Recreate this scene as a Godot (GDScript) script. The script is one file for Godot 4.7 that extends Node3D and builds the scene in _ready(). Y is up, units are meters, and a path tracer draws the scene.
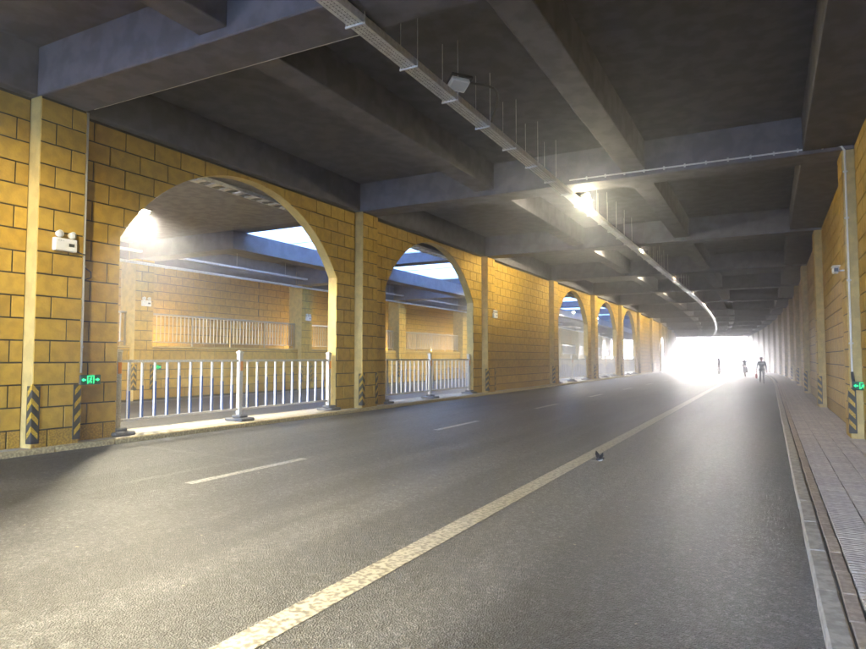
extends Node3D
# ---------------------------------------------------------------- setting-out
const PITCH := 8.75          # metres from one pilaster to the next
const S0 := 5.70             # first pilaster in view, metres ahead of the camera
const PW := 0.75             # pilaster and cross beam width
const XP := -9.75            # face of the arcade pilasters
const XW := -10.0            # face of the arcade wall
const XF := -19.0            # face of the far pilasters beyond the second road
const XB := -21.6            # back wall of the raised walkway
const XR := 1.33             # face of the footpath pilasters
const XRW := 1.54            # face of the footpath wall
const COURSE := 0.3375
const BRICK := 0.6
const BEAM_Y := 5.43
const SLAB_Y := 6.2
const K_FIRST := -2
const K_LAST := 13
const ARCHES := [0, 1, 3, 4, 5, 8, 9]
const NTH := ["first", "second", "third", "fourth", "fifth", "sixth", "seventh", "eighth", "ninth", "tenth", "eleventh", "twelfth", "thirteenth", "fourteenth", "fifteenth", "sixteenth", "seventeenth", "eighteenth"]
var rng := RandomNumberGenerator.new()
var M := {}
var names := {}

func _ready():
	rng.seed = 77
	camera_and_light()
	materials()
	ground_and_roads()
	footpath()
	ceilings()
	arcade()
	far_side()
	right_side()
	fences()
	fittings()
	road_details()
	people()

func haze():
	# fog boxes added in place of lens bloom, thicker towards the mouth
	for q in [[34.0, 0.008], [52.0, 0.012], [70.0, 0.016]]:
		var v := FogVolume.new()
		v.name = numbered("haze")
		v.shape = RenderingServer.FOG_VOLUME_SHAPE_BOX
		v.size = Vector3(11.6, 6.2, 108.0 - q[0])
		var fm := FogMaterial.new()
		fm.density = q[1]
		fm.albedo = Color(0.95, 0.95, 1.0)
		v.material = fm
		add_child(v)
		v.transform = frame((q[0] + 108.0) / 2) * Transform3D(Basis.IDENTITY, Vector3(-4.2, 2.9, 0))
		tag(v, "pale fog added in place of glare towards the tunnel mouth", "haze", "haze in the tunnel", "stuff")

# ---------------------------------------------------------------- camera, sky, sun, exposure
func camera_and_light():
	var cam := Camera3D.new()
	cam.name = "camera"
	cam.fov = 53.77
	cam.near = 0.05
	cam.far = 2000.0
	cam.position = Vector3(0, 1.42, 0)
	cam.rotation = Vector3(atan(33.5 / 640.0), deg_to_rad(27.7), 0)
	add_child(cam)
	cam.current = true
	var e := Environment.new()
	e.background_mode = Environment.BG_SKY
	var sm := ProceduralSkyMaterial.new()
	sm.sky_top_color = Color(0.50, 0.66, 0.90)
	sm.sky_horizon_color = Color(0.86, 0.91, 0.97)
	sm.sky_curve = 0.2
	sm.ground_bottom_color = Color(0.45, 0.44, 0.42)
	sm.ground_horizon_color = Color(0.80, 0.83, 0.86)
	var sky := Sky.new()
	sky.sky_material = sm
	e.sky = sky
	e.tonemap_mode = Environment.TONE_MAPPER_LINEAR
	e.tonemap_exposure = 92.0
	e.volumetric_fog_enabled = true
	e.volumetric_fog_density = 0.0105
	e.volumetric_fog_albedo = Color(0.93, 0.94, 1.0)
	e.volumetric_fog_anisotropy = 0.8
	e.sdfgi_enabled = true
	e.ssao_enabled = true
	e.ssil_enabled = true
	var we := WorldEnvironment.new()
	we.name = "world_environment"
	we.environment = e
	add_child(we)
	var sun := DirectionalLight3D.new()
	sun.name = "sun"
	sun.light_energy = 0.30
	sun.light_angular_distance = 20.0
	sun.light_color = Color(1.0, 0.97, 0.92)
	sun.shadow_enabled = true
	# low hazy sun straight down the tunnel, beyond its mouth
	var az := deg_to_rad(4.5)
	var el := deg_to_rad(4.0)
	sun.basis = Basis.looking_at(-Vector3(-sin(az) * cos(el), sin(el), -cos(az) * cos(el)), Vector3.UP)
	add_child(sun)

# ---------------------------------------------------------------- path of the tunnel
func bend(s: float) -> Vector3:      # x: sideways, y: height, z: heading
	var d = maxf(0.0, s - 40.0)
	return Vector3(-d * d / 1404.0, -0.3 * d * d / 4489.0, atan(d / 702.0))
func frame(s: float) -> Transform3D:
	var b = bend(s)
	return Transform3D(Basis(Vector3.UP, b.z), Vector3(b.x, b.y, -s))
func yroad(x: float) -> float:
	return -0.02 * (x + 9.75)
func pt(x: float, y: float, s: float) -> Vector3:
	return frame(s) * Vector3(x, y, 0)
func sk(k: int) -> float:
	return S0 + PITCH * k

# ---------------------------------------------------------------- node helpers
func numbered(called: String) -> String:
	var n = names.get(called, 0)
	names[called] = n + 1
	return called if n == 0 else "%s_%03d" % [called, n]
func tag(o: Node, label: String, category: String, group := "", kind := ""):
	if label: o.set_meta("label", label)
	if category: o.set_meta("category", category)
	if group: o.set_meta("group", group)
	if kind: o.set_meta("kind", kind)
	return o
func thing(called: String, label: String, category: String, t := Transform3D.IDENTITY, group := "", kind := "") -> Node3D:
	var o := Node3D.new()
	o.name = numbered(called)
	add_child(o)
	o.transform = t
	tag(o, label, category, group, kind)
	return o
func part(called: String, mesh, mat: Material, parent: Node, at := Vector3.ZERO) -> MeshInstance3D:
	var o := MeshInstance3D.new()
	o.name = called
	if mesh is SurfaceTool:
		mesh = mesh.commit()
	o.mesh = mesh
	if mat: o.material_override = mat
	o.position = at
	parent.add_child(o, true)
	return o

# ---------------------------------------------------------------- mesh helpers
func mb() -> SurfaceTool:
	var st := SurfaceTool.new()
	st.begin(Mesh.PRIMITIVE_TRIANGLES)
	return st
func tri(st: SurfaceTool, a: Vector3, b: Vector3, c: Vector3, n: Vector3):
	# front faces run clockwise seen from n
	if (b - a).cross(c - a).dot(n) > 0.0:
		var t = b
		b = c
		c = t
	for v in [a, b, c]:
		st.set_normal(n)
		st.set_uv(Vector2(v.x + v.y * 0.37, v.z + v.y * 0.61))
		st.add_vertex(v)
func quad(st, a, b, c, d, n = null):
	if n == null:
		n = (c - a).cross(b - a).normalized()
	tri(st, a, b, c, n)
	tri(st, a, c, d, n)
func box(st, c: Vector3, size: Vector3, bev := 0.0, turn := Basis.IDENTITY):
	var h = size / 2.0
	var b = minf(bev, minf(h.x, minf(h.y, h.z)) * 0.9)
	for ax in 3:
		for sg in [-1.0, 1.0]:
			var u = (ax + 1) % 3
			var w = (ax + 2) % 3
			var n = Vector3.ZERO
			n[ax] = sg
			var ps = []
			for q in [[-1, -1], [1, -1], [1, 1], [-1, 1]]:
				var p = Vector3.ZERO
				p[ax] = sg * h[ax]
				p[u] = q[0] * (h[u] - b)
				p[w] = q[1] * (h[w] - b)
				ps.append(c + turn * p)
			quad(st, ps[0], ps[1], ps[2], ps[3], turn * n)
	if b <= 0.0:
		return
	for ax in 3:
		var u = (ax + 1) % 3
		var w = (ax + 2) % 3
		for su in [-1.0, 1.0]:
			for sw in [-1.0, 1.0]:
				var ps = []
				for e in [[-1, 0], [1, 0], [1, 1], [-1, 1]]:
					var p = Vector3.ZERO
					p[ax] = e[0] * (h[ax] - b)
					p[u] = su * (h[u] - (b if e[1] == 1 else 0.0))
					p[w] = sw * (h[w] - (0.0 if e[1] == 1 else b))
					ps.append(c + turn * p)
				var n = Vector3.ZERO
				n[u] = su
				n[w] = sw
				quad(st, ps[0], ps[1], ps[2], ps[3], turn * n.normalized())
	for sx in [-1.0, 1.0]:
		for sy in [-1.0, 1.0]:
			for sz in [-1.0, 1.0]:
				var n = Vector3(sx, sy, sz)
				tri(st, c + turn * (n * Vector3(h.x, h.y - b, h.z - b)), c + turn * (n * Vector3(h.x - b, h.y, h.z - b)), c + turn * (n * Vector3(h.x - b, h.y - b, h.z)), turn * n.normalized())
func bx(c, size, bev := 0.0) -> ArrayMesh:
	var st = mb()
	box(st, c, size, bev)
	return st.commit()
func span(st, a: Vector3, b: Vector3, bev := 0.0):        # box from corner to corner
	box(st, (a + b) / 2.0, (b - a).abs(), bev)
func tube(st, a: Vector3, b: Vector3, ra: float, rb := -1.0, n := 8, caps := true):
	if rb < 0.0: rb = ra
	var d = (b - a).normalized()
	var u = d.cross(Vector3.UP if absf(d.y) < 0.9 else Vector3.RIGHT).normalized()
	var w = d.cross(u)
	for i in n:
		var t0 = TAU * i / n
		var t1 = TAU * (i + 1) / n
		var n0 = u * cos(t0) + w * sin(t0)
		var n1 = u * cos(t1) + w * sin(t1)
		var ps = [a + n0 * ra, a + n1 * ra, b + n1 * rb, b + n0 * rb]
		var ns = [n0, n1, n1, n0]
		var idx = [0, 1, 2, 0, 2, 3]
		if (ps[1] - ps[0]).cross(ps[2] - ps[0]).dot(n0 + n1) > 0.0:
			idx = [0, 2, 1, 0, 3, 2]
		for j in idx:
			st.set_normal(ns[j])
			st.set_uv(Vector2(ps[j].x + ps[j].y, ps[j].z + ps[j].y))
			st.add_vertex(ps[j])
		if caps:
			tri(st, a, a + n0 * ra, a + n1 * ra, -d)
			tri(st, b, b + n0 * rb, b + n1 * rb, d)
func pipe(st, pts: Array, r: float, n := 8):
	for i in pts.size() - 1:
		tube(st, pts[i], pts[i + 1], r, r, n)
		if i > 0: ball(st, pts[i], Vector3.ONE * r, 6, 4)
func ball(st, c: Vector3, r: Vector3, n := 10, m := 6, turn := Basis.IDENTITY):
	for j in m:
		var p0 = PI * j / m
		var p1 = PI * (j + 1) / m
		for i in n:
			var a0 = TAU * i / n
			var a1 = TAU * (i + 1) / n
			var q = []
			for e in [[p0, a0], [p0, a1], [p1, a1], [p1, a0]]:
				q.append(Vector3(sin(e[0]) * cos(e[1]), cos(e[0]), sin(e[0]) * sin(e[1])))
			for t in [[0, 1, 2], [0, 2, 3]]:
				var vs = []
				for k in t: vs.append(turn * (q[k] * r))
				var mid = (vs[0] + vs[1] + vs[2])
				if (vs[1] - vs[0]).cross(vs[2] - vs[0]).dot(mid) > 0.0:
					t = [t[0], t[2], t[1]]
				for k in t:
					st.set_normal((turn * (q[k] / r)).normalized())
					st.set_uv(Vector2(q[k].x, q[k].y))
					st.add_vertex(c + turn * (q[k] * r))
# polygon in (z, y) pushed out along x from x0 to x1; bev rounds the x1 face
func prism_x(poly: PackedVector2Array, x0: float, x1: float, bev := 0.0, sides: SurfaceTool = null) -> SurfaceTool:
	var st = mb()
	var side = sides if sides else st
	if Geometry2D.is_polygon_clockwise(poly):
		poly.reverse()
	var out = signf(x1 - x0)
	var inner = poly
	if bev > 0.0:
		var off = Geometry2D.offset_polygon(poly, -bev)
		if off.size() == 1 and off[0].size() == poly.size():
			var best = off[0]
			if Geometry2D.is_polygon_clockwise(best): best.reverse()
			# start both rings at matching corners
			var bi = 0
			var bd = 1e9
			for i in best.size():
				var dd = best[i].distance_to(poly[0])
				if dd < bd:
					bd = dd
					bi = i
			inner = PackedVector2Array()
			for i in best.size(): inner.append(best[(bi + i) % best.size()])
		else:
			bev = 0.0
	var idx = Geometry2D.triangulate_polygon(inner)
	for i in range(0, idx.size(), 3):
		var v = []
		for j in 3: v.append(Vector3(x1, inner[idx[i + j]].y, inner[idx[i + j]].x))
		tri(st, v[0], v[1], v[2], Vector3(out, 0, 0))
	idx = Geometry2D.triangulate_polygon(poly)
	for i in range(0, idx.size(), 3):
		var v = []
		for j in 3: v.append(Vector3(x0, poly[idx[i + j]].y, poly[idx[i + j]].x))
		tri(st, v[0], v[1], v[2], Vector3(-out, 0, 0))
	var xs = x1 - out * bev
	for i in poly.size():
		var a = poly[i]
		var b = poly[(i + 1) % poly.size()]
		var n2 = (b - a).orthogonal().normalized()
		var n = Vector3(0, n2.y, n2.x)
		var mid = (a + b) / 2.0 + n2 * 0.0005
		if Geometry2D.is_point_in_polygon(mid, poly): n = -n
		quad(side, Vector3(x0, a.y, a.x), Vector3(x0, b.y, b.x), Vector3(xs, b.y, b.x), Vector3(xs, a.y, a.x), n)
		if bev > 0.0:
			var c = inner[i]
			var d = inner[(i + 1) % inner.size()]
			quad(st, Vector3(xs, a.y, a.x), Vector3(xs, b.y, b.x), Vector3(x1, d.y, d.x), Vector3(x1, c.y, c.x), (n + Vector3(out, 0, 0)).normalized())
	return st
func rect(z0, y0, z1, y1) -> PackedVector2Array:
	return PackedVector2Array([Vector2(z0, y0), Vector2(z1, y0), Vector2(z1, y1), Vector2(z0, y1)])

# ---------------------------------------------------------------- textures and materials
func noise_tex(freq: float, lo: Color, hi: Color, size := 512, oct := 3, seed_ := 1, kind := FastNoiseLite.TYPE_SIMPLEX_SMOOTH, p0 := 0.25, p1 := 0.75) -> ImageTexture:
	var im = noise_img(freq, size, oct, seed_, kind)
	var d = im.get_data()
	var o := PackedByteArray()
	o.resize(size * size * 3)
	var lut := []
	for v in 256:
		var c = lo.lerp(hi, smoothstep(p0, p1, v / 255.0))
		lut.append([c.r8, c.g8, c.b8])
	for i in size * size:
		var c = lut[d[i]]
		o[i * 3] = c[0]
		o[i * 3 + 1] = c[1]
		o[i * 3 + 2] = c[2]
	return ImageTexture.create_from_image(Image.create_from_data(size, size, false, Image.FORMAT_RGB8, o))
func chip_tex(size: int) -> ImageTexture:
	# stone chips in tar: a random grey for each cell, over fine dust
	var n := FastNoiseLite.new()
	n.noise_type = FastNoiseLite.TYPE_CELLULAR
	n.cellular_return_type = FastNoiseLite.RETURN_CELL_VALUE
	n.frequency = 0.13
	n.seed = 9
	var c = n.get_seamless_image(size, size)
	c.convert(Image.FORMAT_L8)
	var d = c.get_data()
	var e = noise_img(0.3, size, 2, 14).get_data()
	var w = noise_img(0.02, size, 3, 15).get_data()
	var o := PackedByteArray()
	o.resize(size * size)
	for i in size * size:
		var v = d[i] / 255.0
		o[i] = int(clampf(66.0 + 150.0 * v * v * v + 64.0 * (e[i] / 255.0) + 34.0 * (w[i] / 255.0), 0.0, 255.0))
	return ImageTexture.create_from_image(Image.create_from_data(size, size, false, Image.FORMAT_L8, o))
func noise_img(freq, size, oct, seed_, kind := FastNoiseLite.TYPE_SIMPLEX_SMOOTH) -> Image:
	var n := FastNoiseLite.new()
	n.noise_type = kind
	n.frequency = freq
	n.seed = seed_
	n.fractal_type = FastNoiseLite.FRACTAL_FBM if oct > 1 else FastNoiseLite.FRACTAL_NONE
	n.fractal_octaves = oct
	var im = n.get_seamless_image(size, size)
	im.convert(Image.FORMAT_L8)
	return im
func normal_tex(freq, size, oct, seed_, strength) -> ImageTexture:
	var im = noise_img(freq, size, oct, seed_)
	im.bump_map_to_normal_map(strength)
	return ImageTexture.create_from_image(im)
func lin(r, g, b) -> Color:
	return Color(r, g, b).linear_to_srgb()
func mat(called: String, c: Color, rough := 0.8, metal := 0.0) -> StandardMaterial3D:
	var m := StandardMaterial3D.new()
	m.resource_name = called
	m.albedo_color = c
	m.roughness = rough
	m.metallic = metal
	M[called] = m
	return m
func tri_tex(m: StandardMaterial3D, tex, scale: float, norm = null, ns := 0.5):
	m.albedo_texture = tex
	m.uv1_triplanar = true
	m.uv1_world_triplanar = true
	m.uv1_scale = Vector3.ONE * scale
	if norm:
		m.normal_enabled = true
		m.normal_texture = norm
		m.normal_scale = ns
	return m

func materials():
	var fine_n = normal_tex(0.06, 512, 3, 5, 3.0)
	var mottled = noise_tex(0.012, Color(0.91, 0.91, 0.91), Color(1, 1, 1), 512, 4, 11)
	var mottled2 = noise_tex(0.018, Color(0.86, 0.855, 0.85), Color(1, 1, 1), 512, 5, 23)
	var grime = noise_tex(0.05, Color(0.74, 0.72, 0.70), Color(1, 1, 1), 512, 5, 31, FastNoiseLite.TYPE_SIMPLEX_SMOOTH, 0.15, 0.85)
	var tones = [lin(0.485, 0.298, 0.032), lin(0.45, 0.272, 0.028), lin(0.505, 0.315, 0.037), lin(0.455, 0.276, 0.033), lin(0.475, 0.298, 0.038)]
	for i in 5:
		tri_tex(mat("brick%d" % i, tones[i], 0.72), mottled, 0.6, fine_n, 0.35)
		tri_tex(mat("dirty%d" % i, tones[i], 0.85), grime, 0.9, fine_n, 0.4)
	tri_tex(mat("mortar", lin(0.035, 0.026, 0.016), 0.95), mottled2, 1.2)
	tri_tex(mat("smooth_paint", lin(0.54, 0.40, 0.135), 0.6), mottled, 0.5, fine_n, 0.15)
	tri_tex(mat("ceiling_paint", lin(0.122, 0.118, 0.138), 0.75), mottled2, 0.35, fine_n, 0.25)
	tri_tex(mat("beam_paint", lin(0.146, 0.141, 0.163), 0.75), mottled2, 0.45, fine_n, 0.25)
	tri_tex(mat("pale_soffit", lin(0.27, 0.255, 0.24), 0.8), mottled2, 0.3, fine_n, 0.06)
	tri_tex(mat("concrete", lin(0.42, 0.395, 0.345), 0.85), mottled2, 0.8, fine_n, 0.5)
	tri_tex(mat("kerb_yellow", lin(0.50, 0.42, 0.22), 0.85), grime, 0.7, fine_n, 0.5)
	tri_tex(mat("earth", lin(0.30, 0.28, 0.23), 0.95), mottled2, 0.1)
	for i in 4:
		var t = [lin(0.42, 0.35, 0.285), lin(0.385, 0.32, 0.262), lin(0.445, 0.375, 0.305), lin(0.395, 0.325, 0.272)][i]
		tri_tex(mat("paver%d" % i, t, 0.85), mottled2, 1.3, fine_n, 0.5)
	var mp = mat("milky_pane", Color(0.62, 0.70, 0.78), 0.5)
	mp.backlight_enabled = true
	mp.backlight = lin(0.60, 0.63, 0.66)
	for m in ["ceiling_paint", "beam_paint"]:
		M[m].uv1_scale = Vector3(0.22, 0.22, 0.22)
		M[m].normal_scale = 0.12
	mat("joint_dark", lin(0.07, 0.062, 0.052), 1.0)
	# asphalt: stone chips, tar and broad wear
	var chips = chip_tex(1024)
	var wear = noise_tex(0.012, Color(0.82, 0.82, 0.82), Color(1, 1, 1), 512, 5, 43)
	var a = mat("asphalt", lin(0.25, 0.253, 0.262), 0.46)
	a.albedo_texture = chips
	a.uv1_scale = Vector3(0.36, 0.36, 0.36)
	a.normal_enabled = true
	a.normal_texture = normal_tex(0.17, 1024, 2, 41, 8.0)
	a.normal_scale = 0.8
	a.metallic_specular = 0.42
	a.detail_enabled = true
	a.detail_blend_mode = BaseMaterial3D.BLEND_MODE_MUL
	a.detail_albedo = wear
	a.detail_uv_layer = BaseMaterial3D.DETAIL_UV_2
	a.uv2_scale = Vector3(0.17, 0.013, 0.1)
	var worn = noise_tex(0.03, Color(0.62, 0.61, 0.60), Color(1, 1, 1), 512, 6, 47, FastNoiseLite.TYPE_SIMPLEX_SMOOTH, 0.25, 0.62)
	tri_tex(mat("line_white", lin(0.30, 0.297, 0.285), 0.47), worn, 1.1)
	tri_tex(mat("line_cream", lin(0.235, 0.224, 0.190), 0.47), worn, 1.1)
	tri_tex(mat("fence_white", lin(0.70, 0.70, 0.68), 0.45), grime, 1.6)
	mat("fence_blue", lin(0.05, 0.13, 0.42), 0.4)
	mat("orange_reflector", lin(0.75, 0.27, 0.03), 0.3)
	tri_tex(mat("rubber_base", lin(0.11, 0.115, 0.13), 0.8), mottled2, 2.0)
	mat("stainless", lin(0.42, 0.42, 0.41), 0.34, 0.9)
	tri_tex(mat("galvanised", lin(0.66, 0.67, 0.66), 0.42, 0.35), mottled, 1.4)
	mat("hole_dark", lin(0.12, 0.12, 0.12), 0.8)
	mat("conduit_grey", lin(0.42, 0.42, 0.41), 0.45)
	mat("conduit_white", lin(0.72, 0.72, 0.70), 0.45)
	mat("cable_black", lin(0.02, 0.02, 0.02), 0.5)
	mat("rubber_black", lin(0.022, 0.022, 0.024), 0.6)
	tri_tex(mat("chevron_yellow", lin(0.66, 0.43, 0.03), 0.6), grime, 1.5)
	mat("plastic_white", lin(0.72, 0.71, 0.66), 0.4)
	mat("plastic_grey", lin(0.30, 0.30, 0.28), 0.5)
	mat("panel_dark", lin(0.03, 0.035, 0.03), 0.4)
	mat("lens_clear", lin(0.60, 0.60, 0.58), 0.15)
	mat("sign_green", lin(0.005, 0.06, 0.03), 0.4)
	glow("sign_glow", Color(0.10, 1.0, 0.55), 0.025)
	glow("lamp_glow", Color(1.0, 0.90, 0.66), 0.6)
	glow("cool_glow", Color(1.0, 0.95, 0.85), 1.5)
	glow("warm_glow", Color(1.0, 0.80, 0.42), 1.0)
func glow(called, c: Color, energy: float):
	var m = mat(called, c, 0.4)
	m.emission_enabled = true
	m.emission = c
	m.emission_energy_multiplier = energy

# ---------------------------------------------------------------- ground and roads
func ribbon(x0: float, x1: float, s0: float, s1: float, lift: float, level = null, step := 2.0, thick := 0.0) -> SurfaceTool:
	var st = mb()
	var n = maxi(1, int(ceil((s1 - s0) / step)))
	for i in n:
		var a = s0 + (s1 - s0) * i / n
		var b = s0 + (s1 - s0) * (i + 1) / n
		var q = []
		for e in [[x0, a], [x1, a], [x1, b], [x0, b]]:
			var y = (yroad(e[0]) if level == null else level) + lift
			q.append([pt(e[0], y, e[1]), Vector2(e[0], e[1])])
		for t in [[0, 2, 1], [0, 3, 2]]:
			for j in t:
				st.set_normal(Vector3.UP)
				st.set_uv(q[j][1])
				st.set_uv2(q[j][1])
				st.add_vertex(q[j][0])
	return st
func ground_and_roads():
	var g = part("ground", bx(Vector3(0, -2.1, -100), Vector3(1600, 0.2, 1600)), M.earth, self)
	tag(g, "", "", "", "structure")
	var r = part("road", ribbon(-9.62, 0.252, -40, 230, 0.0), M.asphalt, self)
	tag(r, "grey asphalt carriageway running to the bright tunnel mouth", "", "", "structure")
	var o = part("second_road", ribbon(-18.6, -10.62, -40, 230, 0.0, 0.0), M.asphalt, self)
	tag(o, "asphalt carriageway behind the arches", "", "", "structure")
	# strip under the arcade, with a worn yellow edge
	var m = thing("median_strip", "worn concrete strip under the yellow arcade", "", Transform3D.IDENTITY, "", "structure")
	part("strip", ribbon(-10.66, -9.70, -40, 121, 0.075, 0.0), M.concrete, m)
	var st = mb()
	var s = -40.0
	while s < 121.0:
		var t = frame(s + 0.5)
		box(st, t * Vector3(-9.66, 0.02, 0), Vector3(0.10, 0.13, 0.992), 0.018, t.basis)
		s += 1.0
	part("kerb_edge", st, M.kerb_yellow, m)
	st = mb()
	s = -40.0
	while s < 121.0:
		var t = frame(s + 0.5)
		box(st, t * Vector3(-10.68, 0.02, 0), Vector3(0.10, 0.13, 0.992), 0.018, t.basis)
		s += 1.0
	part("kerb_edge", st, M.concrete, m)
	# markings
	var cl = thing("centre_line", "long worn cream line painted along the road", "road marking")
	part("line", ribbon(-2.70, -2.49, -12, 190, 0.004), M.line_cream, cl)
	var wl = thing("edge_line", "white edge line painted on the road behind the arches", "road marking")
	part("line", ribbon(-18.1, -17.9, -20, 121, 0.004, 0.0), M.line_white, wl)
	for i in range(-1, 18):
		var a = 5.46 + 6.38 * i
		var d = part(numbered("lane_dash"), ribbon(-6.215, -6.085, a, a + 2.15, 0.004), M.line_white, self)
		tag(d, "faded white lane dash, %s along from the pilaster with the exit sign" % NTH[maxi(0, i)], "road marking", "lane dashes")
		if i == -1: tag(d, "faded white lane dash short of the pilaster with the exit sign", "road marking", "lane dashes")

func footpath():
	var yf = -0.105
	var f = thing("pavement", "raised footpath of ribbed concrete pavers along the right wall", "", Transform3D.IDENTITY, "", "structure")
	part("bed", ribbon(0.30, 1.70, -40, 121, -0.012, yf), M.joint_dark, f)
	# kerb stones, each a piece, laid a little unevenly
	var stone = []
	for i in 3:
		var st = mb()
		box(st, Vector3(0, 0, 0), Vector3(0.126, 0.30, 0.994), 0.012)
		stone.append(st.commit())
	var s = -6.0
	var i := 0
	while s < 121.0:
		var t = frame(s + 0.5)
		var o = part("kerb_stone", stone[i % 3], M.concrete, f)
		o.transform = t * Transform3D(Basis(Vector3.UP, rng.randf_range(-0.006, 0.006)), Vector3(0.301 + rng.randf_range(-0.004, 0.004), yf - 0.147 + rng.randf_range(-0.003, 0.003), 0))
		i += 1
		s += 1.0
	# plain edging blocks beside the kerb, then ribbed pavers in rows
	var edging = bx(Vector3.ZERO, Vector3(0.086, 0.05, 0.494), 0.006)
	s = 2.5
	while s < 45.0:
		var o = part("edging_block", edging, M["paver%d" % rng.randi_range(0, 3)], f)
		o.transform = frame(s + 0.25) * Transform3D(Basis(Vector3.UP, rng.randf_range(-0.01, 0.01)), Vector3(0.424 + rng.randf_range(-0.003, 0.003), yf - 0.025 + rng.randf_range(-0.002, 0.002), 0))
		s += 0.5
	var pav = []
	for way in 2:
		var st = mb()
		box(st, Vector3(0, -0.008, 0), Vector3(0.2685, 0.040, 0.241), 0.003)
		for q in 4:
			var u = -0.09 + q * 0.06
			if way == 0: box(st, Vector3(0, 0.019, u), Vector3(0.260, 0.018, 0.036), 0.005)
			else: box(st, Vector3(u * 1.08, 0.019, 0), Vector3(0.036, 0.018, 0.21), 0.005)
		pav.append(st.commit())
	var rows = 0
	s = 3.25
	var rest := [mb(), mb(), mb(), mb()]
	while s < 121.0:
		for c in 4:
			var way = 0
			var tr = frame(s + 0.125) * Transform3D(Basis(Vector3.RIGHT, rng.randf_range(-0.012, 0.012)) * Basis(Vector3.UP, rng.randf_range(-0.008, 0.008)), Vector3(0.610 + c * 0.27, yf - 0.023 + rng.randf_range(-0.003, 0.003), 0))
			var tone = rng.randi_range(0, 3)
			if rows < 74:
				var o = part("paver", pav[way], M["paver%d" % tone], f)
				o.transform = tr
			else:
				rest[tone].append_from(pav[way], 0, tr)
		rows += 1
		s += 0.25
	for t in 4:
		var o = part("far_pavers", rest[t], M["paver%d" % t], f)
		o.set_meta("kind", "stuff")

# ---------------------------------------------------------------- ceilings
func ceilings():
	var c = thing("ceiling", "dark painted concrete ceiling with cross beams and joists", "", Transform3D.IDENTITY, "", "structure")
	var c2 = thing("second_ceiling", "concrete ceiling over the second road, open to the sky between beams", "", Transform3D.IDENTITY, "", "structure")
	for k in range(K_FIRST, K_LAST):
		var s = sk(k)
		var t = frame(s + PITCH / 2.0)
		var h = PITCH / 2.0 + 0.01
		var st = mb()
		span(st, Vector3(-10.28, SLAB_Y, -h), Vector3(1.85, SLAB_Y + 0.35, h))
		part("slab", st, M.ceiling_paint, c).transform = t
		var z0 = PITCH / 2.0 - PW - 0.002      # near end of the bay, clear of the beam
		var z1 = -PITCH / 2.0 + 0.002
		for j in [[-6.38, -5.90, 5.55], [-2.80, -2.32, 5.55]]:
			st = mb()
			span(st, Vector3(j[0], j[2], z1), Vector3(j[1], SLAB_Y + 0.01, z0), 0.012)
			part("joist", st, M.beam_paint, c).transform = t
		st = mb()
		span(st, Vector3(-10.28, BEAM_Y + 0.004, z1), Vector3(-9.84, SLAB_Y + 0.01, z0), 0.012)
		part("edge_beam", st, M.ceiling_paint, c).transform = t
		st = mb()
		span(st, Vector3(0.68, 5.50, z1), Vector3(1.85, SLAB_Y + 0.01, z0), 0.012)
		part("edge_beam", st, M.ceiling_paint, c).transform = t
	for k in range(K_FIRST, K_LAST + 1):
		var st = mb()
		span(st, Vector3(-10.28, BEAM_Y, -PW), Vector3(1.85, SLAB_Y + 0.012, 0), 0.015)
		part("cross_beam", st, M.beam_paint, c).transform = frame(sk(k))
		st = mb()
		span(st, Vector3(-22.0, BEAM_Y - 0.03, -PW), Vector3(-10.29, SLAB_Y + 0.2, 0), 0.015)
		part("cross_beam", st, M.beam_paint, c2).transform = frame(sk(k))
	for k in range(K_FIRST, K_LAST):
		var t = frame(sk(k) + PITCH / 2.0)
		var z0 = PITCH / 2.0 - PW - 0.002
		var z1 = -PITCH / 2.0 + 0.002
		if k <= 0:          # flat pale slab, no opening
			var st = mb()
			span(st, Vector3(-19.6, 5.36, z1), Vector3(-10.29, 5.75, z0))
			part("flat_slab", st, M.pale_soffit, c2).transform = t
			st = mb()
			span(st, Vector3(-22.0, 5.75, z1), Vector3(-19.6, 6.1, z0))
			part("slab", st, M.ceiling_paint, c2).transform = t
		else:
			for e in [[-11.5, -10.29, 5.9, 6.25, "slab", "ceiling_paint"], [-22.0, -16.45, 5.9, 6.25, "slab", "ceiling_paint"], [-11.75, -11.5, 5.55, 6.25, "edge_beam", "beam_paint"]]:
				var st = mb()
				span(st, Vector3(e[0], e[2], z1), Vector3(e[1] - 0.002, e[3], z0), 0.01)
				part(e[4], st, M[e[5]], c2).transform = t
			for q in 8:        # milky roof panes over the open bay
				var sp = mb()
				var zz = z0 - (z0 - z1) * (q + 0.5) / 8.0
				box(sp, Vector3(-14.1, 5.86, zz), Vector3(4.7, 0.008, (z0 - z1) / 8.0 - 0.012))
				part("roof_pane", sp, M.milky_pane, c2).transform = t
			for q in [0, 4, 8]:
				var sp = mb()
				var zz = z0 - (z0 - z1) * q / 8.0
				box(sp, Vector3(-14.1, 5.83, zz), Vector3(4.7, 0.045, 0.05))
				part("glazing_bar", sp, M.galvanised, c2).transform = t
		if k > 0:
			var sb = mb()
			span(sb, Vector3(-15.1, 4.78, -PITCH / 2.0), Vector3(-14.5, 5.34, PITCH / 2.0 + (0.04 if k == 1 else 0.0)), 0.0)
			part("edge_beam", sb, M.beam_paint, c2).transform = t
			sb = mb()
			span(sb, Vector3(-19.34, 4.80, PITCH / 2.0 - PW), Vector3(-15.11, 5.39, PITCH / 2.0), 0.0)
			part("haunch", sb, M.beam_paint, c2).transform = t
		var st = mb()
		span(st, Vector3(-19.9, 4.78, z1), Vector3(-19.35, 5.62, z0), 0.01)
		part("edge_beam", st, M.ceiling_paint, c2).transform = t

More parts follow.
